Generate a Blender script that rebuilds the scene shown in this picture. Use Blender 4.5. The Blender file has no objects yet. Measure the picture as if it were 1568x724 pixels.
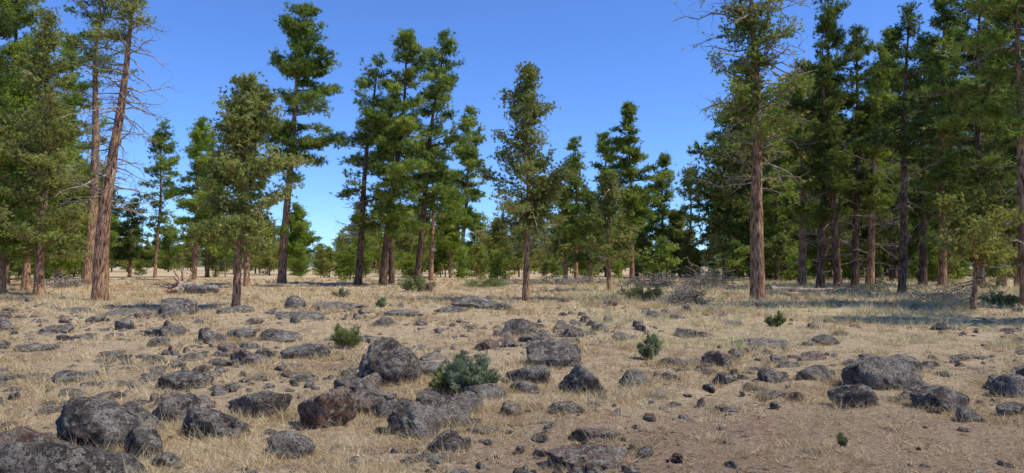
import bpy, bmesh, math
import numpy as np
from mathutils import Vector, noise

rng = np.random.default_rng(11)
F = 1120.0; CX = 784.0; HZ = 405.0; EYE = 1.6   # survey constants: bearing / depression -> metres
SUN_EL = math.radians(57); SUN_AZ = math.radians(104)   # azimuth clockwise from +Y

def gp(u, v):
    d = EYE * F / (v - HZ)
    return (u - CX) / F * d, d

def gh(x, y):
    x = np.asarray(x, float); y = np.asarray(y, float)
    return (0.035*np.sin(.7*x+1.)*np.sin(.55*y) + 0.025*np.sin(1.7*x+.9*y)
            + 0.012*np.sin(3.9*x-2.7*y+1) + 0.008*np.sin(6.1*x+5.3*y))

def nrm(a):
    return a / np.maximum(np.linalg.norm(a, axis=-1, keepdims=True), 1e-9)

# ------------------------------------------------------------------ mesh builder
class MB:
    def __init__(s):
        s.V = []; s.tone = []; s.n = 0; s.F = []
    def add(s, verts, faces, mat=0, tone=0.5, smooth=False):
        verts = np.asarray(verts, np.float32).reshape(-1, 3)
        s.V.append(verts)
        if np.isscalar(tone): tone = np.full(len(verts), tone)
        s.tone.append(np.asarray(tone, np.float32))
        s.F.append((np.asarray(faces, np.int64) + s.n, mat, smooth))
        s.n += len(verts)
    def mesh(s, name, mats):
        me = bpy.data.meshes.new(name)
        V = np.concatenate(s.V)
        me.vertices.add(len(V)); me.vertices.foreach_set("co", V.ravel())
        lv = np.concatenate([f.ravel() for f, _, _ in s.F]).astype(np.int32)
        tot = np.concatenate([np.full(len(f), f.shape[1]) for f, _, _ in s.F])
        st = np.concatenate([[0], np.cumsum(tot)[:-1]]).astype(np.int32)
        me.loops.add(len(lv)); me.loops.foreach_set("vertex_index", lv)
        me.polygons.add(len(tot)); me.polygons.foreach_set("loop_start", st)
        me.polygons.foreach_set("material_index", np.concatenate([np.full(len(f), m) for f, m, _ in s.F]).astype(np.int32))
        me.polygons.foreach_set("use_smooth", np.concatenate([np.full(len(f), sm) for f, _, sm in s.F]).astype(bool))
        for m in mats: me.materials.append(m)
        a = me.attributes.new("tone", 'FLOAT', 'POINT')
        a.data.foreach_set("value", np.concatenate(s.tone))
        me.update(calc_edges=True)
        return me
    def obj(s, name, mats, loc=(0, 0, 0), parent=None):
        return link(name, s.mesh(name, mats), loc, parent)

def link(name, me, loc=(0, 0, 0), parent=None, rz=0, sc=1):
    o = bpy.data.objects.new(name, me)
    bpy.context.scene.collection.objects.link(o)
    o.location = loc; o.rotation_euler = (0, 0, rz)
    o.scale = (sc, sc, sc) if np.isscalar(sc) else sc
    if parent: o.parent = parent
    return o

def tubes(mb, P, Rr, sides, mat=0, tone=0.5, smooth=True, rough=0):
    P = np.asarray(P, float); Rr = np.asarray(Rr, float)
    B, n, _ = P.shape
    T = nrm(np.gradient(P, axis=1))
    m = nrm(T.mean(axis=1))
    ref = np.where(np.abs(m[:, 2:3]) > 0.85, np.array([[1., 0, 0]]), np.array([[0, 0, 1.]]))
    U = nrm(np.cross(T, ref[:, None, :])); W = np.cross(T, U)
    a = np.arange(sides)/sides*2*np.pi
    rr = Rr[:, :, None]
    if rough: rr = rr*(1+rough*rng.standard_normal((B, n, sides)))
    v = P[:, :, None, :] + (U[:, :, None, :]*np.cos(a)[None, None, :, None] + W[:, :, None, :]*np.sin(a)[None, None, :, None])*(rr*np.ones((1, 1, sides)))[..., None]
    idx = np.arange(B*n*sides).reshape(B, n, sides)
    i0 = idx[:, :-1]; i1 = idx[:, 1:]
    q = np.stack([i0, np.roll(i0, -1, 2), np.roll(i1, -1, 2), i1], -1).reshape(-1, 4)
    mb.add(v.reshape(-1, 3), q, mat, tone, smooth)

def needles(mb, C, A, tone, k, ln, wd, spread, mat, r):
    N = len(C)
    D = nrm(A[:, None, :] + spread*r.standard_normal((N, k, 3)))
    side = nrm(np.cross(D, r.standard_normal((N, k, 3))))*wd/2
    L = ln*r.uniform(.6, 1.15, (N, k, 1))
    c = C[:, None, :] + 0.12*ln*r.standard_normal((N, k, 3))
    v = np.stack([c-side, c+side, c+D*L+side*.25], 2).reshape(-1, 3)
    f = np.arange(N*k*3).reshape(-1, 3)
    tn = np.repeat(tone[:, None]+0.05*r.standard_normal((N, k)), 3, axis=1).ravel()
    mb.add(v, f, mat, tn)

# ------------------------------------------------------------------ materials
def newmat(name):
    m = bpy.data.materials.new(name); m.use_nodes = True
    nt = m.node_tree; nt.nodes.clear()
    out = nt.nodes.new('ShaderNodeOutputMaterial')
    return m, nt, out
def N(nt, t, **kw):
    n = nt.nodes.new(t)
    for k, v in kw.items():
        setattr(n, k, v)
    return n
def ramp(nt, fac, stops):
    r = nt.nodes.new('ShaderNodeValToRGB'); e = r.color_ramp.elements
    while len(e) < len(stops): e.new(0.5)
    for el, (p, c) in zip(e, stops):
        el.position = p; el.color = (*c, 1) if len(c) == 3 else c
    nt.links.new(fac, r.inputs[0]); return r.outputs[0]
def noi(nt, vec, scale, detail=4, rough=.6):
    n = N(nt, 'ShaderNodeTexNoise'); n.inputs['Scale'].default_value = scale
    n.inputs['Detail'].default_value = detail; n.inputs['Roughness'].default_value = rough
    nt.links.new(vec, n.inputs['Vector']); return n.outputs['Fac']
def mix(nt, fac, a, b, mode='MIX'):
    m = nt.nodes.new('ShaderNodeMix'); m.data_type = 'RGBA'; m.blend_type = mode
    for s, v in ((m.inputs[0], fac), (m.inputs[6], a), (m.inputs[7], b)):
        if isinstance(v, bpy.types.NodeSocket): nt.links.new(v, s)
        elif isinstance(v, (int, float)): s.default_value = v
        else: s.default_value = (*v, 1)
    return m.outputs[2]
def attr(nt, name='tone'):
    a = N(nt, 'ShaderNodeAttribute', attribute_name=name); return a.outputs['Fac']
def math_(nt, op, a, b):
    m = N(nt, 'ShaderNodeMath', operation=op)
    for s, v in ((m.inputs[0], a), (m.inputs[1], b)):
        if isinstance(v, bpy.types.NodeSocket): nt.links.new(v, s)
        else: s.default_value = v
    return m.outputs[0]
def princ(nt, out, col, rough=.9, bump=None, bstr=.5, bdist=.02):
    p = N(nt, 'ShaderNodeBsdfPrincipled'); p.inputs['Roughness'].default_value = rough
    p.inputs['Specular IOR Level'].default_value = .12
    if isinstance(col, bpy.types.NodeSocket): nt.links.new(col, p.inputs['Base Color'])
    else: p.inputs['Base Color'].default_value = (*col, 1)
    if bump is not None:
        b = N(nt, 'ShaderNodeBump'); b.inputs['Strength'].default_value = bstr; b.inputs['Distance'].default_value = bdist
        nt.links.new(bump, b.inputs['Height']); nt.links.new(b.outputs[0], p.inputs['Normal'])
    nt.links.new(p.outputs[0], out.inputs[0]); return p

def foliage_mat(name, stops, trans=.42):
    m, nt, out = newmat(name)
    c = ramp(nt, math_(nt, 'MULTIPLY', attr(nt), .5), stops)
    oi = N(nt, 'ShaderNodeObjectInfo')
    c = mix(nt, 1.0, c, ramp(nt, oi.outputs['Random'], [(0, (.78, .82, .82)), (.5, (1, 1, 1)), (1, (1.0, .96, .78))]), 'MULTIPLY')
    d = N(nt, 'ShaderNodeBsdfDiffuse'); t = N(nt, 'ShaderNodeBsdfTranslucent')
    nt.links.new(c, d.inputs[0]); nt.links.new(c, t.inputs[0])
    s = N(nt, 'ShaderNodeMixShader'); s.inputs[0].default_value = trans
    nt.links.new(d.outputs[0], s.inputs[1]); nt.links.new(t.outputs[0], s.inputs[2])
    nt.links.new(s.outputs[0], out.inputs[0]); return m

YEL = (.46, .41, .07)
M_pine = foliage_mat("pine_needles", [(0, (.08, .12, .025)), (.25, (.23, .31, .065)), (.5, (.46, .53, .14)), (.85, YEL)])
M_jun = foliage_mat("juniper_foliage", [(0, (.13, .155, .038)), (.25, (.33, .36, .10)), (.5, (.56, .54, .19)), (.85, YEL)])
M_dark = foliage_mat("dark_fir_foliage", [(0, (.05, .074, .02)), (.25, (.13, .175, .046)), (.5, (.28, .34, .09)), (.85, YEL)])
M_lush = foliage_mat("leafy_foliage", [(0, (.11, .17, .024)), (.25, (.29, .39, .06)), (.5, (.48, .56, .13)), (.85, YEL)])
M_sage = foliage_mat("sagebrush_leaves", [(0, (.12, .155, .08)), (.25, (.28, .32, .18)), (.5, (.46, .49, .31)), (.85, YEL)])
M_sageg = foliage_mat("green_sagebrush_leaves", [(0, (.10, .135, .045)), (.25, (.25, .29, .11)), (.5, (.42, .45, .20)), (.85, YEL)])
M_straw = foliage_mat("dry_grass_blades", [(0, (.30, .20, .105)), (.25, (.64, .48, .26)), (.5, (.86, .72, .47)), (.9, (.40, .45, .14))], .25)

def bark_mat(name, dark, mid, light):
    m, nt, out = newmat(name)
    tc = N(nt, 'ShaderNodeTexCoord'); mp = N(nt, 'ShaderNodeMapping'); mp.inputs['Scale'].default_value = (1, 1, .2)
    nt.links.new(tc.outputs['Object'], mp.inputs[0])
    f = noi(nt, mp.outputs[0], 13, 5, .65); g = noi(nt, tc.outputs['Object'], 1.3, 3)
    c = ramp(nt, f, [(.38, dark), (.48, mid), (.64, light)])
    c = mix(nt, ramp(nt, g, [(.45, (0, 0, 0)), (.65, (.6, .6, .6))]), c, dark)
    princ(nt, out, c, .95, f, 1, .08); return m
M_bark = bark_mat("ponderosa_bark", (.06, .033, .022), (.33, .185, .105), (.54, .35, .22))
M_barkd = bark_mat("dark_pine_bark", (.025, .017, .013), (.13, .083, .056), (.27, .18, .125))
M_dead = bark_mat("weathered_dead_wood", (.09, .075, .06), (.32, .27, .21), (.58, .51, .42))

def rock_mat():
    m, nt, out = newmat("lichen_basalt")
    tc = N(nt, 'ShaderNodeTexCoord'); oi = N(nt, 'ShaderNodeObjectInfo')
    ad = N(nt, 'ShaderNodeVectorMath', operation='ADD'); nt.links.new(tc.outputs['Object'], ad.inputs[0])
    nt.links.new(oi.outputs['Location'], ad.inputs[1]); o = ad.outputs[0]
    n1 = noi(nt, o, 2.6, 6, .7); n2 = noi(nt, o, 11, 7, .8); n3 = noi(nt, o, 48, 5, .75); n4 = noi(nt, o, 4.5, 8, .82)
    base = ramp(nt, n1, [(.38, (.10, .084, .07)), (.5, (.215, .185, .153)), (.62, (.40, .355, .29))])
    red = ramp(nt, n1, [(.38, (.14, .07, .045)), (.5, (.33, .18, .115)), (.62, (.50, .34, .24))])
    base = mix(nt, attr(nt), base, red)
    base = mix(nt, ramp(nt, n2, [(.51, (0, 0, 0)), (.56, (.8, .8, .8))]), base, (.50, .465, .385))
    base = mix(nt, ramp(nt, n4, [(.40, (.9, .9, .9)), (.46, (0, 0, 0))]), base, (.058, .049, .041))
    base = mix(nt, ramp(nt, n3, [(.425, (.88, .88, .88)), (.475, (0, 0, 0))]), base, (.036, .031, .026))  # fine dark spots: pit shadow painted into the rock colour
    hsum = math_(nt, 'ADD', math_(nt, 'MULTIPLY', n2, .9), math_(nt, 'MULTIPLY', n3, .6))
    hsum = math_(nt, 'ADD', hsum, math_(nt, 'MULTIPLY', n4, 1.5))
    princ(nt, out, base, .92, hsum, 1, .08); return m
M_rock = rock_mat()

def ground_mat():
    m, nt, out = newmat("dry_meadow_ground")
    g = N(nt, 'ShaderNodeNewGeometry'); p = g.outputs['Position']
    big = noi(nt, p, .35, 5, .65); med = noi(nt, p, 1.5, 8, .75); fine = noi(nt, p, 20, 7, .8); vf = noi(nt, p, 75, 4, .75)
    straw = ramp(nt, fine, [(.36, (.30, .20, .11)), (.48, (.57, .425, .245)), (.60, (.77, .62, .40))])
    soil = ramp(nt, fine, [(.38, (.15, .09, .056)), (.5, (.37, .245, .16)), (.62, (.55, .40, .285))])
    mp = N(nt, 'ShaderNodeMapping'); mp.inputs['Location'].default_value = (-2.4, -6.3, 0)
    nt.links.new(p, mp.inputs[0])
    mp2 = N(nt, 'ShaderNodeMapping'); mp2.inputs['Scale'].default_value = (.30, .42, 0); nt.links.new(mp.outputs[0], mp2.inputs[0])
    ln = N(nt, 'ShaderNodeVectorMath', operation='LENGTH'); nt.links.new(mp2.outputs[0], ln.inputs[0])
    patch = math_(nt, 'ADD', ln.outputs['Value'], math_(nt, 'MULTIPLY', math_(nt, 'SUBTRACT', med, .5), 2.6))
    pm = ramp(nt, patch, [(.5, (.9, .9, .9)), (1.0, (0, 0, 0))])
    sm = ramp(nt, med, [(.49, (0, 0, 0)), (.58, (.8, .8, .8))])
    c = mix(nt, sm, straw, soil)
    c = mix(nt, pm, c, soil)
    c = mix(nt, ramp(nt, big, [(.42, (0, 0, 0)), (.65, (.35, .35, .35))]), c, (.66, .51, .29))
    c = mix(nt, ramp(nt, vf, [(.41, (.8, .8, .8)), (.47, (0, 0, 0))]), c, (.12, .08, .052))
    h = math_(nt, 'ADD', fine, math_(nt, 'MULTIPLY', vf, .6))
    princ(nt, out, c, .95, h, 1, .06); return m
M_ground = ground_mat()

# ------------------------------------------------------------------ ground
def axis(lo, hi, n, k):
    s = np.linspace(np.arcsinh(lo/k), np.arcsinh(hi/k), n); return np.sinh(s)*k
xs = axis(-900, 900, 420, 6); ys = axis(-40, 1500, 420, 6)
X, Y = np.meshgrid(xs, ys); Z = gh(X, Y)*np.clip(1.6-np.hypot(X, Y)/80, 0, 1)
Zf = 0.014*np.random.default_rng(3).standard_normal(X.shape)*(np.hypot(X, Y) < 25)
mb = MB(); idx = np.arange(X.size).reshape(X.shape)
q = np.stack([idx[:-1, :-1], idx[:-1, 1:], idx[1:, 1:], idx[1:, :-1]], -1).reshape(-1, 4)
mb.add(np.stack([X, Y, Z+Zf], -1), q, 0, .5, True)
mb.obj("ground", [M_ground])

# ------------------------------------------------------------------ rocks
_ico = {}
def ico(sub):
    if sub not in _ico:
        bm = bmesh.new(); bmesh.ops.create_icosphere(bm, subdivisions=sub, radius=1)
        v = np.array([x.co[:] for x in bm.verts]); f = np.array([[w.index for w in x.verts] for x in bm.faces]); bm.free()
        _ico[sub] = (nrm(v), f)
    return _ico[sub]

def rock_geo(w, dp, h, sub, seed, sink=.3, rnd=.0, hero=False):
    r = np.random.default_rng(seed)
    v, f = ico(sub)
    npl = r.integers(8, 13)
    pn = nrm(r.standard_normal((npl, 3))*[1, 1, .9]); pd = r.uniform(.48, .82, npl)
    dt = v @ pn.T
    rad = np.where(dt > .05, pd/np.maximum(dt, .05), 9)
    k = 50.
    ra = -np.log(np.exp(-k*np.minimum(rad, 2)).sum(1)+np.exp(-k*1.06))/k
    ra = ra*(1-rnd)+rnd*.85
    ph = r.uniform(0, 6, 6)
    if hero:
        off = Vector(r.uniform(-50, 50, 3))
        nn = np.array([noise.fractal(Vector(a)*4.+off, .7, 2.2, 6) for a in v])
        n2 = np.array([noise.ridged_multi_fractal(Vector(a)*1.8+off, .8, 2.1, 4, .9, 2) for a in v])
        ra = ra*(1+.065*nn)-.035*n2
    else:
        ra = ra*(1+.03*np.sin(5*v[:, 0]+ph[0]+3*v[:, 1])+.025*np.sin(9*v[:, 1]+7*v[:, 2]+ph[1])+.02*r.standard_normal(len(v)))
    p = v*ra[:, None]
    a = r.uniform(0, 6.28); c, s = math.cos(a), math.sin(a)
    p = p @ np.array([[c, -s, 0], [s, c, 0], [0, 0, 1]])
    lo = p.min(0); hi = p.max(0)
    p = (p-(lo+hi)/2)/(hi-lo)
    p *= np.array([w, dp, h*(1+sink)])
    p[:, 2] += h*(1+sink)/2-h*sink
    return p, f

ROCKS = [ # bearing u, base v, width, height, reddish tone, subdivision
 (158,692,125,84,0,5),(75,775,250,112,0,5),(28,715,170,64,.6,5),(208,672,90,56,0,4),(275,652,72,46,.1,4),(336,674,98,46,.05,5),
 (400,645,88,44,.1,4),(228,702,62,54,.1,4),(206,735,66,50,0,4),(260,716,42,24,0,4),(450,703,70,46,.15,4),
 (502,656,88,72,.9,5),(560,628,72,40,.4,4),(598,587,94,78,.2,5),(286,600,72,30,0,4),(105,584,62,22,.1,4),(387,557,32,17,.2,3),
 (325,524,42,26,0,3),(255,518,56,20,0,3),(430,521,58,22,0,3),(372,517,46,18,0,3),(472,545,74,24,0,4),(245,534,30,18,0,3),(240,557,36,14,0,3),
 (612,638,74,38,.1,4),(634,664,80,60,.1,5),(684,644,74,44,.15,4),(716,628,46,34,0,4),(687,684,64,40,.2,4),(782,633,32,30,.7,4),
 (742,610,64,24,0,4),(808,585,66,34,0,4),(890,598,74,52,0,5),(848,560,82,46,.05,5),(791,517,42,30,.1,4),(970,585,50,28,0,4),
 (1107,588,36,22,0,3),(1246,585,58,28,0,4),(1343,598,104,58,0,5),(1384,574,50,32,0,4),(1302,628,64,42,.1,4),(1437,634,76,38,0,4),
 (1480,648,44,24,0,3),(1545,612,60,42,.1,4),(1575,602,50,50,.1,4),(1542,642,52,24,0,3),(1392,616,48,16,.2,3),
 (907,673,78,24,.25,4),(665,700,56,16,.1,3),(897,716,125,34,.35,5),(866,634,56,20,.3,3),(1180,612,44,14,.3,3),(1217,614,20,16,.4,3),
 (1005,604,26,13,.1,3),(660,577,52,26,0,4),(803,600,44,20,0,3),(1261,524,36,18,0,3),(1241,503,20,13,0,3),(1284,513,20,8,0,3),(1050,516,36,16,0,3),
 (1000,488,22,12,0,3),(1160,531,92,15,0,3),(950,521,28,16,0,3),(918,506,24,13,0,3),(1398,519,26,9,0,3),(1466,549,30,11,0,3),
 (453,473,32,24,0,3),(587,500,36,17,0,3),(276,481,52,28,0,3),(258,487,36,26,0,3),(730,474,76,22,0,3),(690,478,50,12,0,3),(765,474,40,14,0,3),
 (520,473,90,12,0,3),(460,490,80,13,0,3),(620,486,60,12,0,3),(200,484,90,11,0,3),(360,480,60,12,0,3),(120,478,50,10,0,3),(1408,474,40,12,0,3),
 (1075,514,30,10,0,3),(1120,500,30,8,0,3),(1030,560,46,14,.1,3),(880,500,22,14,0,3),(857,503,18,14,0,3),(1210,560,40,12,0,3),(1160,600,30,10,.3,3),
 (540,600,60,28,.1,4),(585,612,50,22,.2,3),(660,620,46,30,.1,4),(820,500,30,10,0,3),(1300,560,26,12,0,3),(1340,470,30,10,0,3),
 (60,540,60,14,.1,3),(20,580,40,12,0,3),(190,592,26,12,0,3),(470,585,34,16,0,3),(400,585,26,12,0,3),(535,578,26,16,0,3),(745,655,40,12,.3,3),(330,560,30,12,0,3),
 (90,510,50,14,0,3),(15,508,26,18,0,3),(180,548,26,12,0,3),(700,600,50,24,0,3),(720,645,36,14,.2,3),(590,660,30,16,.2,3),
 (1430,612,40,22,0,3),(1520,596,40,24,0,3),(1110,625,36,12,.3,3),(1240,690,30,10,.4,3),(1100,672,26,8,.4,3),(985,690,24,10,.4,3),(1360,660,24,8,.3,3),
]
skirts = []
for i, (u, v, w, h, tn, sub) in enumerate(ROCKS):
    x, y = gp(u, v); s = y/F
    wm, hm = w*s, h*s*.93
    dm = min(max(wm*.8, hm*.9), 1.6) if w < 140 else wm*.5
    rn = .6 if (w, h) == (94, 78) else (.4 if (w, h) in ((125, 84), (250, 112)) else .1)
    p, f = rock_geo(wm*1.06, dm, hm, sub, 240+i, .4, rn, sub >= 4)
    mb = MB(); mb.add(p, f, 0, tn, sub >= 4)
    cy = y+dm*.4
    skirts.append((x*cy/y, cy, wm/2, dm/2))
    mb.obj("basalt_boulder", [M_rock], (x*cy/y, cy, float(gh(x, cy))-.02))

def cl(x, y):
    return np.sin(.55*x+1.3)*np.sin(.42*y+.4)+.6*np.sin(1.3*x-.8*y)
def scatter(name, n, sub, dmin, dmax, smin, smax, seed, flat=(.25, .6), umin=-.95, umax=.95, clus=0, pw=1.6):
    r = np.random.default_rng(seed); mb = MB(); c = 0
    geos = [rock_geo(1, 1*g.uniform(.6, 1), 1, sub, 900+k, .3) for k, g in enumerate([np.random.default_rng(k) for k in range(24)])]
    while c < n:
        d = dmin*(dmax/dmin)**r.uniform(); b = r.uniform(umin, umax); x = b*d
        if clus and cl(x, d)+r.uniform(-1., 1.) < clus*.3+ max(0, b-.05)*1.1+max(0, d-26)*.03: continue
        s = smin+(smax-smin)*r.uniform()**pw
        s *= (.6+.4*min(1, d/14))
        p, f = geos[r.integers(24)]
        a = r.uniform(0, 6.28); ca, sa = math.cos(a), math.sin(a)
        q = p*np.array([s, s*r.uniform(.6, 1), s*r.uniform(*flat)]); q = q @ np.array([[ca, -sa, 0], [sa, ca, 0], [0, 0, 1]])
        q = q+np.array([x, d, float(gh(x, d))-.015-.06*s])
        mb.add(q, f, 0, float(np.clip(r.normal(.2, .22), 0, .8)), False); c += 1
    mb.obj(name, [M_rock])
scatter("scattered_field_stones", 600, 3, 8, 38, .1, .6, 5, (.2, .55), -.95, .9, 1, 2.0)
scatter("scattered_small_stones", 2100, 2, 5, 42, .05, .22, 6, (.3, .7), clus=.4)
scatter("pebbles", 1900, 1, 4.2, 16, .012, .06, 8, (.4, .8), pw=1.5)

# ------------------------------------------------------------------ grass
def blades(mb, r, x, d, H, tone, kk, spread):
    n = len(x)
    C = np.stack([x, d, gh(x, d)-.01], -1)
    D = nrm(np.array([0, 0, 1.])+np.array([.8, .8, .25])*r.standard_normal((n, kk, 3)))
    D[..., 2] = np.abs(D[..., 2])+.05
    L = H[:, None, None]*r.uniform(.5, 1.4, (n, kk, 1))
    wd = np.maximum(.0045, d*.00075)[:, None, None]
    side = nrm(np.cross(D, r.standard_normal((n, kk, 3))))*wd/2
    c = C[:, None, :]+spread[:, None, None]*r.standard_normal((n, kk, 3))*np.array([1, 1, 0])
    droop = np.array([0, 0, -.25])*L
    v = np.stack([c-side, c+side, c+D*L+droop*.5+side*.3], 2).reshape(-1, 3)
    tn = np.repeat(tone[:, None]+.12*r.standard_normal((n, kk)), 3, 1).ravel()
    mb.add(v, np.arange(len(v)).reshape(-1, 3), 0, tn)
def grass():
    mb = MB()
    for (n, d0, d1, seed, kk) in ((85000, 3.8, 80, 21, 8), (60000, 3.8, 16, 22, 7)):
        r = np.random.default_rng(seed)
        d = d0*(d1/d0)**r.uniform(0, 1, n); b = r.uniform(-1, 1, n); x = b*d
        dens = .48+.4*cl(x*1.7, d*1.9)+.4*np.sin(2.9*x+1)*np.sin(3.3*d)+.3*np.sin(7.1*x-2*d)*np.sin(6.3*d)
        patch = ((x-2.4)*.30)**2+((d-6.3)*.42)**2+.3*np.sin(5*x+2*d)
        dens = np.where(patch < .8, dens*.25, dens)
        k = r.uniform(-.12, 1, n) < dens
        d, x, b, dens = d[k], x[k], b[k], dens[k]; n = len(d)
        tall = np.clip((d-16)/14, 0, 1)
        H = r.uniform(.03, .10, n)*(1+1.6*(r.uniform(size=n) < .14))*(1-tall)*(.6+.6*np.clip(dens, 0, 1))+r.uniform(.12, .36, n)*tall
        rt = (b > .08)*(d > 14)
        H = H*(1+.9*rt*r.uniform(0, 1, n))
        tone = np.clip(.48+.25*r.standard_normal(n)+.15*np.sin(1.1*x+.7*d), 0, 1)+rt*r.uniform(0, 1.3, n)*(r.uniform(size=n) < .55+.4*np.sin(.6*x+.3*d))
        blades(mb, r, x, d, H, tone, kk, .03+.05*tall)
    r = np.random.default_rng(55); xx = []; dd = []
    for (cx, cy, a, b_) in skirts:
        n = int(20+70*a); t = r.uniform(0, 6.28, n); k = r.uniform(.88, 1.12, n)
        xx.append(cx+np.cos(t)*a*k); dd.append(cy+np.sin(t)*b_*k)
    xx = np.concatenate(xx); dd = np.concatenate(dd); n = len(xx)
    blades(mb, r, xx, dd, r.uniform(.06, .19, n), np.clip(.45+.28*r.standard_normal(n), 0, 1), 8, np.full(n, .03))
    mb.obj("dry_grass", [M_straw])
grass()

def twigs():
    r = np.random.default_rng(31); n = 1500
    d = r.uniform(4.3, 12, n); x = np.where(r.uniform(size=n) < .5, r.normal(2.6, 2., n), r.uniform(-6, 8, n))
    L = .02+.16*r.uniform(0, 1, n)**2.2; a = r.uniform(0, 6.28, n)
    q = np.linspace(-.5, .5, 4)
    P = np.stack([x[:, None]+np.cos(a)[:, None]*q*L[:, None], d[:, None]+np.sin(a)[:, None]*q*L[:, None], gh(x, d)[:, None]+.014+0*q], -1)
    P += .006*r.standard_normal(P.shape)
    mb = MB(); tubes(mb, P, np.full((n, 4), .0028)*r.uniform(.5, 1.6, (n, 1)), 4, 0); mb.obj("fallen_twigs", [M_bark])
twigs()

# ------------------------------------------------------------------ trees
def tree_mb(h, R, cb, rt, kind='pine', lean=(0, 0), bow=0., seed=0, dens=1., lod=1., dead=0, deadlen=1.6, dead_rng=(.2, .9), gap=0., lichen=0.):
    r = np.random.default_rng(seed); mb = MB()
    lean = np.array(lean, float)
    def tr(t):
        t = np.asarray(t, float)
        wob = .012*h*np.sin(t*7+seed)*t
        return np.stack([lean[0]*t+bow*np.sin(np.pi*t)+wob, lean[1]*t+.6*wob, h*t], -1)
    t = np.linspace(0, 1, 26)
    rad = rt*(1-t)**.8+.012; rad[0] *= 1.2
    p = tr(t); p[0, 2] -= .15
    tubes(mb, p[None], rad[None], 12, 0, .5, True, .06)
    cfg = {'pine': dict(nb=6.2, c=7.6, tp=4, k=9, ln=.25, wd=.042, sp=.75, cr=.165, ls=.2),
           'jun': dict(nb=12, c=11.5, tp=5, k=8, ln=.14, wd=.042, sp=.95, cr=.16, ls=.24),
           'fir': dict(nb=8.5, c=8.5, tp=4, k=9, ln=.21, wd=.042, sp=.8, cr=.16, ls=.2)}[kind]
    R = R*1.14
    hc = h*(1-cb)
    nb = max(12, int(cfg['nb']*hc*(.5+.5*min(1, R))*(.75+.25*dens)))
    tb = cb+(1-cb)*np.sort(r.uniform(0, 1, nb))**.95
    s = (tb-cb)/(1-cb)
    if kind == 'pine': prof = np.minimum(1, .55+1.5*s)*(1-s)**.6+.07
    elif kind == 'jun': prof = np.minimum(1, .7+1.5*s)*(1-s)**.75+.10
    else: prof = np.minimum(1, .6+2*s)*(1-s)**.75+.05
    az = r.uniform(0, 2*np.pi, nb)
    lob = 1+.35*np.sin(2*az+seed)*np.sin(s*17+seed)+.28*np.sin(az*3+s*9)
    L = R*prof*r.uniform(.4, 1.32, nb)*lob
    if gap:
        keep = np.sin(s*23+seed*1.7+az)+r.normal(0, .6, nb) > gap*2-1.6
        tb, s, az, L = tb[keep], s[keep], az[keep], L[keep]; nb = len(L)
    el = {'pine': np.radians(-12+55*s**1.3+r.normal(0, 12, nb)), 'jun': np.radians(12+50*s+r.normal(0, 16, nb)), 'fir': np.radians(-14+45*s**1.5+r.normal(0, 10, nb))}[kind]
    P0 = tr(tb); dr = np.stack([np.cos(az)*np.cos(el), np.sin(az)*np.cos(el), np.sin(el)], -1)
    cv = r.uniform(-.05, .25, nb)
    def br(i, q):
        o = P0[i]+dr[i]*(L[i]*q)[:, None]
        o[:, 2] += cv[i]*L[i]*(q**2-.4*q)
        return o
    q = np.linspace(0, 1, 6)
    P = np.stack([br(np.arange(nb), np.full(nb, a)) for a in q], 1)
    P[:, 1:] += .02*r.standard_normal(P[:, 1:].shape)*L[:, None, None]
    br0 = .010+.014*L
    tubes(mb, P, br0[:, None]*(1-.75*q)[None], 4, 0)
    nc = int(cfg['c']*L.sum()*dens)
    bi = r.choice(nb, nc, p=L/L.sum()); qq = .22+.78*r.uniform(0, 1, nc)**.65
    m0 = min(nb, nc); qq[:m0] = 1.; bi[:m0] = np.arange(m0)
    base = br(bi, np.clip(qq-.16, .05, 1))
    lat = np.stack([-np.sin(az[bi]), np.cos(az[bi]), 0*az[bi]], -1)
    C = br(bi, qq)+lat*(r.normal(0, cfg['ls'], nc)*L[bi]*(1.15-.75*qq))[:, None]
    C[:, 2] += r.normal(0, .06, nc)*(1+L[bi])*.6+.05
    tubes(mb, np.stack([base, C], 1), np.full((nc, 2), .008)*np.sqrt(lod), 3, 0)
    ctone = .45+.15*r.standard_normal(nc)+.22*np.sin(bi*2.4)
    tp = cfg['tp']
    T = C[:, None, :]+cfg['cr']*np.sqrt(lod)*r.standard_normal((nc, tp, 3))*np.array([1.1, 1.1, .5])
    tone = np.clip(ctone[:, None]+.12*r.standard_normal((nc, tp)), 0, 1.02)
    outw = dr[bi]*.8+lat*r.normal(0, .3, (nc, 1))+np.array([0, 0, .55])
    A = outw[:, None, :]+.35*r.standard_normal((nc, tp, 3))
    needles(mb, T.reshape(-1, 3), nrm(A.reshape(-1, 3)), tone.ravel(), cfg['k'], cfg['ln']*lod**.5, cfg['wd']*lod**.6, cfg['sp'], 1, r)
    if dead:
        td = r.uniform(dead_rng[0], dead_rng[1], dead); az = r.uniform(0, 6.28, dead); Ld = deadlen*r.uniform(.3, 1.1, dead)
        el = np.radians(r.normal(2, 16, dead))
        dd = np.stack([np.cos(az)*np.cos(el), np.sin(az)*np.cos(el), np.sin(el)], -1)
        q = np.linspace(0, 1, 7)
        P = tr(td)[:, None]+dd[:, None]*(q[None, :, None]*Ld[:, None, None])
        P += np.cumsum(.035*r.standard_normal(P.shape), 1)*Ld[:, None, None]*(q[None, :, None] > 0)
        P[..., 2] += -.25*Ld[:, None]*q**2*r.uniform(-.6, 1.6, (dead, 1))
        tubes(mb, P, (.014+.013*Ld)[:, None]*(1-.8*q), 5, 2)
        m = dead*6; bi = r.integers(0, dead, m); qi = r.integers(2, 6, m); b0 = P[bi, qi]
        d2 = nrm(dd[bi]*.7+.7*r.standard_normal((m, 3))); l2 = Ld[bi]*r.uniform(.12, .45, m)
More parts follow.
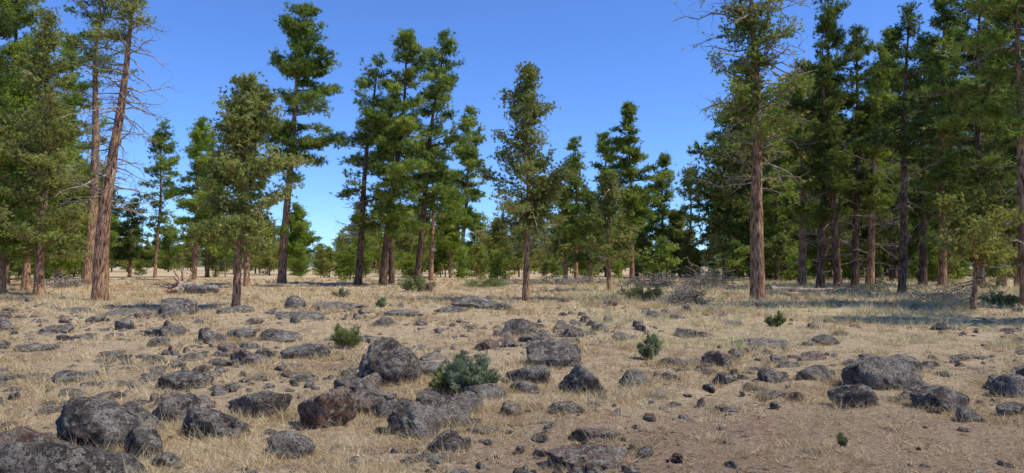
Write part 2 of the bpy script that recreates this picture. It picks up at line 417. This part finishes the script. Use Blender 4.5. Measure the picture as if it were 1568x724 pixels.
        qs = np.linspace(0, 1, 4)
        P2 = b0[:, None]+d2[:, None]*(qs[None, :, None]*l2[:, None, None]); P2[:, 1:] += .06*l2[:, None, None]*r.standard_normal((m, 3, 3))
        tubes(mb, P2, np.full((m, 1), .011)*(1-.6*qs), 3, 2)
        if lichen:
            k = int(m*lichen); C = P2[r.integers(0, m, k), r.integers(0, 4, k)]+.05*r.standard_normal((k, 3))
            needles(mb, C, nrm(r.standard_normal((k, 3))+[0, 0, -.3]), np.clip(r.normal(1.6, .3, k), .9, 2), 9, .13, .035, 1., 1, r)
    return mb

FOL = {'pine': M_pine, 'jun': M_jun, 'fir': M_dark, 'lush': M_lush}
def tree(name, ub, vb, ut, vt, hw, vcb, tw, kind='pine', mat=None, bark=None, ldy=0., **kw):
    x, d = gp(ub, vb); s = d/F
    h = EYE+(HZ-vt)*s; cb = (EYE+(HZ-vcb)*s)/h
    lean = ((ut-ub)*s, ldy)
    mb = tree_mb(h, hw*s, max(.03, cb), tw*s/2, kind, lean, lod=max(1., d/38), seed=int(ub*7+vb) % 9973, **kw)
    return mb.obj(name, [bark or M_bark, mat or FOL[kind], M_dead], (x, d, float(gh(x, d))*(d < 60)))

P_, J_ = 'ponderosa_pine', 'western_juniper'
# left group
tree(P_, 8, 437, 10, -90, 70, 330, 12, 'fir', dens=1.1, bark=M_barkd, mat=M_pine)
tree(P_, -45, 440, -40, -60, 80, 380, 14, 'fir', dens=1.1, bark=M_barkd)
tree(J_, 60, 452, 72, 20, 62, 400, 13, 'jun', dead=24, dens=.95, mat=M_jun)
tree(J_, 42, 446, 38, 60, 55, 390, 12, 'jun', dens=.9, mat=M_lush, dead=10)
tree(P_, 100, 428, 105, 60, 45, 380, 9, 'pine', mat=M_lush)
tree(J_, 5, 452, 0, 180, 42, 405, 10, 'jun', mat=M_lush)
tree(J_, 90, 436, 92, 190, 40, 410, 9, 'jun', mat=M_lush)
tree(J_, 135, 437, 150, -60, 44, 110, 16, 'jun', dens=.6, gap=.3, dead=60, deadlen=2.4, dead_rng=(.25, .95), mat=M_pine)
tree(J_, 154, 459, 208, -25, 50, 60, 22, 'jun', dens=.8, gap=.2, dead=110, deadlen=2.2, dead_rng=(.3, .95), bow=-.35)
tree(J_, 118, 420, 118, 250, 40, 395, 8, 'jun', mat=M_lush)
tree(P_, 199, 424, 203, 303, 20, 400, 5, 'fir')
tree(P_, 238, 425, 248, 185, 24, 360, 5, 'pine', dens=.8, gap=.2)
tree(P_, 297, 428, 305, 183, 34, 375, 8, 'pine', dens=1.1, mat=M_lush)
tree(P_, 318, 424, 325, 205, 28, 380, 6, 'pine')
tree(J_, 362, 472, 378, 128, 70, 376, 12, 'jun', dens=1.6, dead=12, deadlen=.9, dead_rng=(.12, .35))
tree(J_, 378, 440, 375, 150, 42, 385, 9, 'fir', dens=1., mat=M_pine)
tree(P_, 432, 437, 472, 6, 54, 290, 13, 'pine', dens=1.5, bow=-.4, dead=8, dead_rng=(.2, .4))
tree(J_, 452, 420, 455, 320, 30, 400, 6, 'jun', mat=M_lush)
# centre group
tree(P_, 548, 438, 572, 84, 44, 300, 11, 'pine', dens=.7, gap=.2, dead=40, deadlen=2.4, dead_rng=(.2, .7), bark=M_barkd)
tree(P_, 586, 438, 626, 48, 50, 345, 12, 'pine', dens=1.4, mat=M_pine, dead=10, bark=M_barkd)
tree(P_, 600, 434, 598, 130, 32, 340, 9, 'pine', dens=1., bark=M_barkd)
tree(P_, 638, 436, 676, 48, 44, 320, 10, 'pine', dens=1.1, gap=.1, dead=14, dead_rng=(.2, .5), bark=M_barkd)
tree(P_, 660, 430, 664, 230, 34, 370, 8, 'pine', dens=1.)
tree(P_, 704, 424, 724, 166, 32, 350, 7, 'pine')
tree(J_, 690, 425, 690, 290, 26, 385, 5, 'jun', mat=M_lush)
tree(P_, 760, 420, 762, 340, 24, 400, 4, 'jun')
tree(J_, 805, 459, 813, 104, 54, 368, 10, 'jun', mat=M_jun, dens=1.2, dead=40, deadlen=1.8, dead_rng=(.2, .8))
tree(P_, 882, 433, 882, 213, 28, 370, 7, 'fir', mat=M_pine, dens=1.1)
tree(J_, 866, 430, 866, 290, 28, 395, 7, 'jun', dead=20, dead_rng=(.1, .9))
tree(J_, 932, 446, 932, 270, 36, 405, 7, 'jun', dens=1., dead=14)
tree(J_, 905, 435, 905, 300, 30, 405, 7, 'jun', dens=1., mat=M_pine)
tree(P_, 928, 424, 925, 206, 18, 330, 5, 'pine')
tree(P_, 968, 430, 966, 158, 34, 340, 7, 'fir', mat=M_pine, dens=1.2)
tree(P_, 975, 424, 975, 290, 34, 395, 7, 'jun', mat=M_lush)
tree(P_, 1012, 424, 1017, 240, 22, 380, 6, 'pine')
tree(P_, 1056, 422, 1059, 253, 18, 340, 5, 'pine', dens=.7)
tree(P_, 1040, 423, 1040, 330, 26, 405, 5, 'jun')
# big right juniper
tree(J_, 1160, 461, 1158, -110, 62, 235, 22, 'jun', mat=M_pine, dens=.8, gap=.45, dead=100, deadlen=2.9, dead_rng=(.3, .95), lichen=.9)
# right group
right = [(1112, 424, 1112, 215, 32, 380), (1135, 423, 1135, 250, 30, 385), (1190, 430, 1192, 190, 32, 385), (1208, 424, 1206, 130, 34, 360),
 (1228, 438, 1232, 120, 40, 340), (1255, 443, 1280, -20, 54, 300), (1283, 444, 1262, 60, 42, 330), (1308, 443, 1322, 40, 44, 320),
 (1330, 443, 1352, 70, 42, 330), (1380, 452, 1397, 5, 46, 230), (1365, 430, 1370, 40, 40, 360), (1412, 436, 1420, 60, 40, 330),
 (1442, 440, 1452, -40, 52, 320), (1470, 430, 1475, 30, 42, 350), (1500, 442, 1508, -80, 60, 310), (1532, 438, 1535, -90, 56, 300),
 (1568, 472, 1562, -260, 130, 190), (1620, 455, 1625, -200, 110, 300), (1700, 470, 1700, -200, 120, 300), (1345, 425, 1345, 100, 40, 380), (1270, 424, 1270, 90, 40, 370),
 (1540, 426, 1540, 60, 46, 380), (1440, 424, 1440, 80, 44, 380), (1800, 496, 1800, -220, 150, 250)]
for i, (a, b, c, e, w, f) in enumerate(right):
    near = b > 435
    tree(P_, a, b, c, e, w*.92, f, 12 if near else 7, 'pine' if i % 3 else 'fir', mat=M_dark if near and i % 4 else M_pine, dens=1.05, bark=M_barkd if i % 4 else M_bark,
         dead=30 if near else 0, deadlen=2.0, dead_rng=(.08, .6))
tree(J_, 1488, 474, 1505, 300, 62, 430, 8, 'jun', dens=.9, dead=20, deadlen=1.2, dead_rng=(.05, .5))
tree(J_, 1556, 440, 1556, 335, 34, 415, 8, 'jun')
tree(P_, 1408, 430, 1405, 330, 26, 415, 6, 'jun', mat=M_lush)

# distant forest (shared meshes)
r = np.random.default_rng(77)
var = []
for i in range(8):
    k = ['pine', 'fir', 'pine', 'jun', 'fir', 'pine', 'jun', 'jun'][i]
    mbx = tree_mb(10, [1.9, 1.7, 2.1, 2.8, 1.8, 1.7, 2.6, 3.2][i], [.25, .12, .35, .06, .2, .4, .08, .04][i], .14, k, (r.normal(0, .2), 0), seed=i*13+5, lod=2.6, dens=.5)
    var.append(mbx.mesh("forest_tree_mesh", [M_barkd if i % 2 else M_bark, [M_pine, M_dark, M_lush, M_jun, M_pine, M_lush, M_jun, M_lush][i], M_dead]))  # lighter foliage on far trees, haze put into the colour
forest = link("distant_forest", None)
for i in range(540):
    d = r.uniform(78, 230); b = r.uniform(-1.05, 1.05); u = CX+b*F
    mid = 440 < u < 1090
    if 180 < u < 330 and d < 130: continue
    if mid and r.uniform() < .4: continue
    if u < 180: h = r.uniform(8, 24)
    elif u < 440: h = r.uniform(4, 11)
    elif u < 520: h = r.uniform(3, 7)
    elif u < 740: h = r.uniform(5, 13)
    elif u < 1090: h = r.uniform(3.5, 11)
    else: h = r.uniform(8, 24)
    if mid and d < 120: h = r.uniform(3, 7)
    vi = r.choice([3, 6, 7, 2]) if h < 8 or (mid and r.uniform() < .5) else r.integers(8)  # low and central trees favour pale variants, in place of haze
    link("tree", var[vi], (b*d, d, 0), forest, r.uniform(0, 6.28), h/10)
under = link("juniper_saplings", None)
jv = [tree_mb(3, 1.1, .05, .05, 'jun', seed=300+i, lod=1.7, dens=.75).mesh("sapling_mesh", [M_barkd, [M_jun, M_lush, M_pine][i], M_dead]) for i in range(3)]
SP = [(762, 432, 2.6), (630, 430, 1.5), (505, 425, 3), (845, 428, 2.2), (1000, 430, 2.4), (1085, 428, 3), (1220, 432, 2.5), (1300, 428, 3), (560, 425, 2.6), (675, 424, 3.5), (1340, 436, 2), (215, 422, 2.2), (330, 424, 2.5), (1450, 436, 2.5), (1525, 446, 2.2), (1130, 430, 2.5), (905, 424, 3.5), (740, 422, 4), (1060, 424, 3.5), (100, 430, 3), (30, 430, 3), (490, 420, 4), (410, 421, 4)]
for i in range(110):
    u = r.choice([r.uniform(-60, 150), r.uniform(440, 1090), r.uniform(1090, 1640), r.uniform(1090, 1640)])
    SP.append((u, r.uniform(419, 432), r.uniform(1.2, 4)))
for u, v, h in SP:
    x, d = gp(u, v); link("sapling", jv[r.integers(3)], (x, d, 0), under, r.uniform(0, 6), h/3)

# far wooded ridge
mb = MB(); a = np.linspace(-900, 900, 400); rows = []
for j, (yy, zz) in enumerate([(420, -1), (430, 5), (470, 9), (700, 14)]):
    rows.append(np.stack([a*1.2, np.full_like(a, yy), zz+(zz > 0)*(1.6*np.sin(a/70)+r.normal(0, .9, 400)+1.5*np.sin(a/23))], -1))
V = np.stack(rows); idx = np.arange(V.shape[0]*V.shape[1]).reshape(V.shape[:2])
mb.add(V, np.stack([idx[:-1, :-1], idx[:-1, 1:], idx[1:, 1:], idx[1:, :-1]], -1).reshape(-1, 4))
m, nt, out = newmat("wooded_ridge"); g = N(nt, 'ShaderNodeNewGeometry')
princ(nt, out, ramp(nt, noi(nt, g.outputs['Position'], .25, 6, .8), [(.35, (.07, .10, .08)), (.6, (.15, .19, .14))]))
mb.obj("distant_hill", [m])

# ------------------------------------------------------------------ shrubs
def shrub(name, u, v, w, h, mat, seed, n=260, ln=.05, wd=.012):
    x, d = gp(u, v); s = d/F; W, H = w*s/2, h*s
    r = np.random.default_rng(seed); mb = MB()
    ns = max(12, n//8); az = r.uniform(0, 6.28, ns); q = np.linspace(0, 1, 5); rr = np.sqrt(r.uniform(0, 1, ns))
    tip = np.stack([np.cos(az)*W*rr, np.sin(az)*W*rr, H*(1-.5*rr**2)*r.uniform(.5, 1.12, ns)], -1)
    P = tip[:, None]*np.stack([q**.8, q**.8, q], -1)[None]; P[:, 1:] += .02*H*r.standard_normal((ns, 4, 3))
    tubes(mb, P, .006*(1-.6*q)[None]*np.ones((ns, 1)), 4, 0)
    i = r.integers(0, ns, n*5); qq = r.uniform(.3, 1.05, n*5)
    C = tip[i]*np.stack([qq**.8, qq**.8, qq], -1)+.06*W*r.standard_normal((n*5, 3)); C[:, 2] = np.abs(C[:, 2])
    A = nrm(tip[i]+[0, 0, H*.6]+.2*H*r.standard_normal((n*5, 3)))
    needles(mb, C, A, np.clip(.48+.28*np.sin(i*1.9)+.15*r.standard_normal(n*5), 0, 1), 6, ln, wd, .6, 1, r)
    mb.obj(name, [M_dead, mat], (x, d+W*.6, float(gh(x, d))-.01))
shrub("sagebrush", 720, 604, 88, 58, M_sage, 1, 650, .05, .012)
shrub("sagebrush", 684, 600, 58, 36, M_sageg, 21, 280, .05, .012)
shrub("sagebrush", 530, 532, 52, 38, M_sageg, 2, 260, .06, .014)
shrub("sagebrush", 997, 554, 40, 36, M_sage, 3, 260, .055, .014)
shrub("sagebrush", 1188, 503, 30, 24, M_sageg, 4, 180, .06, .016)
shrub("green_shrub", 985, 462, 70, 22, M_sageg, 5, 260, .11, .025)
shrub("sagebrush", 635, 446, 60, 22, M_sageg, 6, 260, .12, .035)
shrub("green_weed", 1286, 680, 16, 24, M_sageg, 7, 14, .04, .012)
shrub("sagebrush", 583, 470, 24, 14, M_sage, 8, 120, .07, .02)
shrub("sagebrush", 520, 455, 26, 14, M_sage, 9, 120, .08, .025)
shrub("sagebrush", 1540, 470, 60, 20, M_sageg, 10, 200, .08, .025)
shrub("sagebrush", 740, 440, 80, 12, M_sageg, 12, 300, .12, .035)
shrub("sagebrush", 1330, 447, 70, 10, M_sageg, 13, 200, .12, .03)

# ------------------------------------------------------------------ dead wood
def brush(name, u, v, w, h, n, seed, rad=.014):
    x, d = gp(u, v); s = d/F; W, H = w*s/2, h*s; r = np.random.default_rng(seed)
    c = np.stack([r.normal(0, W*.42, n), r.normal(0, min(W, 1.6)*.4, n), np.abs(r.normal(0, H*.33, n))], -1)
    dr = nrm(r.standard_normal((n, 3))*[1, 1, .5]); L = r.uniform(.25, 1., n)*max(H*1.6, .8)
    q = np.linspace(-.5, .5, 5)
    P = c[:, None]+dr[:, None]*(q[None, :, None]*L[:, None, None]); P += .05*r.standard_normal(P.shape)*L[:, None, None]
    P[..., 2] = np.abs(P[..., 2])
    mb = MB(); tubes(mb, P, rad*r.uniform(.5, 1.7, (n, 1))*(1.-.7*(q+.5)[None]), 4, 0); mb.obj(name, [M_dead], (x, d, 0))
brush("dead_brush_pile", 1048, 466, 64, 34, 260, 1, .011)
brush("dead_brush_pile", 1000, 440, 130, 26, 260, 2, .02)
brush("dead_brush_pile", 880, 436, 110, 20, 180, 3, .02)
brush("dead_brush_pile", 1085, 438, 70, 36, 180, 4, .018)
brush("dead_brush_pile", 430, 438, 90, 10, 60, 5, .03)
brush("dead_brush_pile", 100, 440, 60, 24, 120, 6, .02)
brush("dead_brush_pile", 1460, 462, 140, 30, 180, 7, .014)
brush("dead_brush_pile", 780, 436, 80, 12, 90, 8, .025)
brush("dead_brush_pile", 1310, 450, 120, 20, 120, 9, .016)

M_orange = bark_mat("rotten_heartwood", (.14, .08, .05), (.45, .27, .15), (.72, .62, .50))
def fallen_log(u, v, L, rad, ang, seed, roots=True):
    x, d = gp(u, v); r = np.random.default_rng(seed); q = np.linspace(0, 1, 12)
    dx, dy = math.cos(ang), math.sin(ang)
    P = np.stack([dx*L*q, dy*L*q, rad*.8+.02*np.sin(q*9)], -1)
    rd = rad*(1-.5*q); rd[0] *= 1.4; rd[-1] = .01
    mb = MB(); tubes(mb, P[None], rd[None], 12, 0, rough=.12)
    if roots:
        n = 44; a = r.uniform(0, 6.28, n); q = np.linspace(0, 1, 6); Lr = r.uniform(.5, 1.25, n)
        o = np.stack([-.3*dx+0*a+np.cos(a)*-dy*.9+r.normal(0, .45, n), -.3*dy+np.cos(a)*dx*.9, np.sin(a)], -1)
        R_ = np.array([0, 0, rad*.9])+o[:, None]*(q[None, :, None]*Lr[:, None, None]); R_[:, 1:] += np.cumsum(.05*r.standard_normal((n, 5, 3)), 1)
        R_[..., 2] = np.maximum(R_[..., 2], -.05)
        tubes(mb, R_, (.17*(1-.85*q))[None]*r.uniform(.5, 1.2, (n, 1)), 6, 1, rough=.1)
    mb.obj("fallen_log", [M_dead, M_orange], (x, d, 0))
fallen_log(283, 450, 2.4, .36, -.35, 1)
fallen_log(400, 439, 3.5, .14, .1, 2, False)
fallen_log(1180, 447, 5, .16, .05, 3, False)
fallen_log(850, 434, 5, .15, -.1, 4, False)
fallen_log(1330, 455, 4, .13, .15, 5, False)
x, d = gp(658, 447); mb = MB(); q = np.array([-.1, .1, .3, .5, .56])
tubes(mb, np.stack([0*q+.05*q, 0*q, q], -1)[None], np.array([[.3, .25, .21, .17, .02]]), 12, 0, rough=.12); mb.obj("tree_stump", [M_barkd], (x, d, 0))

# ------------------------------------------------------------------ light, sky, camera
sc = bpy.context.scene
w = bpy.data.worlds.new("World"); sc.world = w; w.use_nodes = True
nt = w.node_tree; bg = nt.nodes['Background']
sky = nt.nodes.new('ShaderNodeTexSky'); sky.sky_type = 'NISHITA'; sky.sun_disc = False
sky.sun_elevation = SUN_EL; sky.sun_rotation = SUN_AZ; sky.altitude = 1400; sky.air_density = 1.0; sky.dust_density = .1; sky.ozone_density = 2.0
nt.links.new(mix(nt, 1.0, sky.outputs[0], (.74, 1.09, 1.72), 'MULTIPLY'), bg.inputs[0]); bg.inputs[1].default_value = .12
L = bpy.data.lights.new("sun", 'SUN'); L.energy = 5.0; L.angle = math.radians(.53); L.color = (1, .94, .82)
lo = bpy.data.objects.new("sun", L); sc.collection.objects.link(lo)
dv = Vector((math.cos(SUN_EL)*math.sin(SUN_AZ), math.cos(SUN_EL)*math.cos(SUN_AZ), math.sin(SUN_EL)))
lo.rotation_euler = (-dv).to_track_quat('-Z', 'Y').to_euler()
cam = bpy.data.cameras.new("camera"); co = bpy.data.objects.new("camera", cam); sc.collection.objects.link(co)
cam.sensor_width = 36; cam.lens = 36*F/1568; cam.clip_end = 4000; cam.clip_start = .05
co.location = (0, 0, EYE); co.rotation_euler = (math.radians(90)+math.atan((HZ-362)/F), 0, 0)
sc.camera = co
sc.view_settings.view_transform = 'Standard'; sc.view_settings.look = 'None'; sc.view_settings.exposure = 0
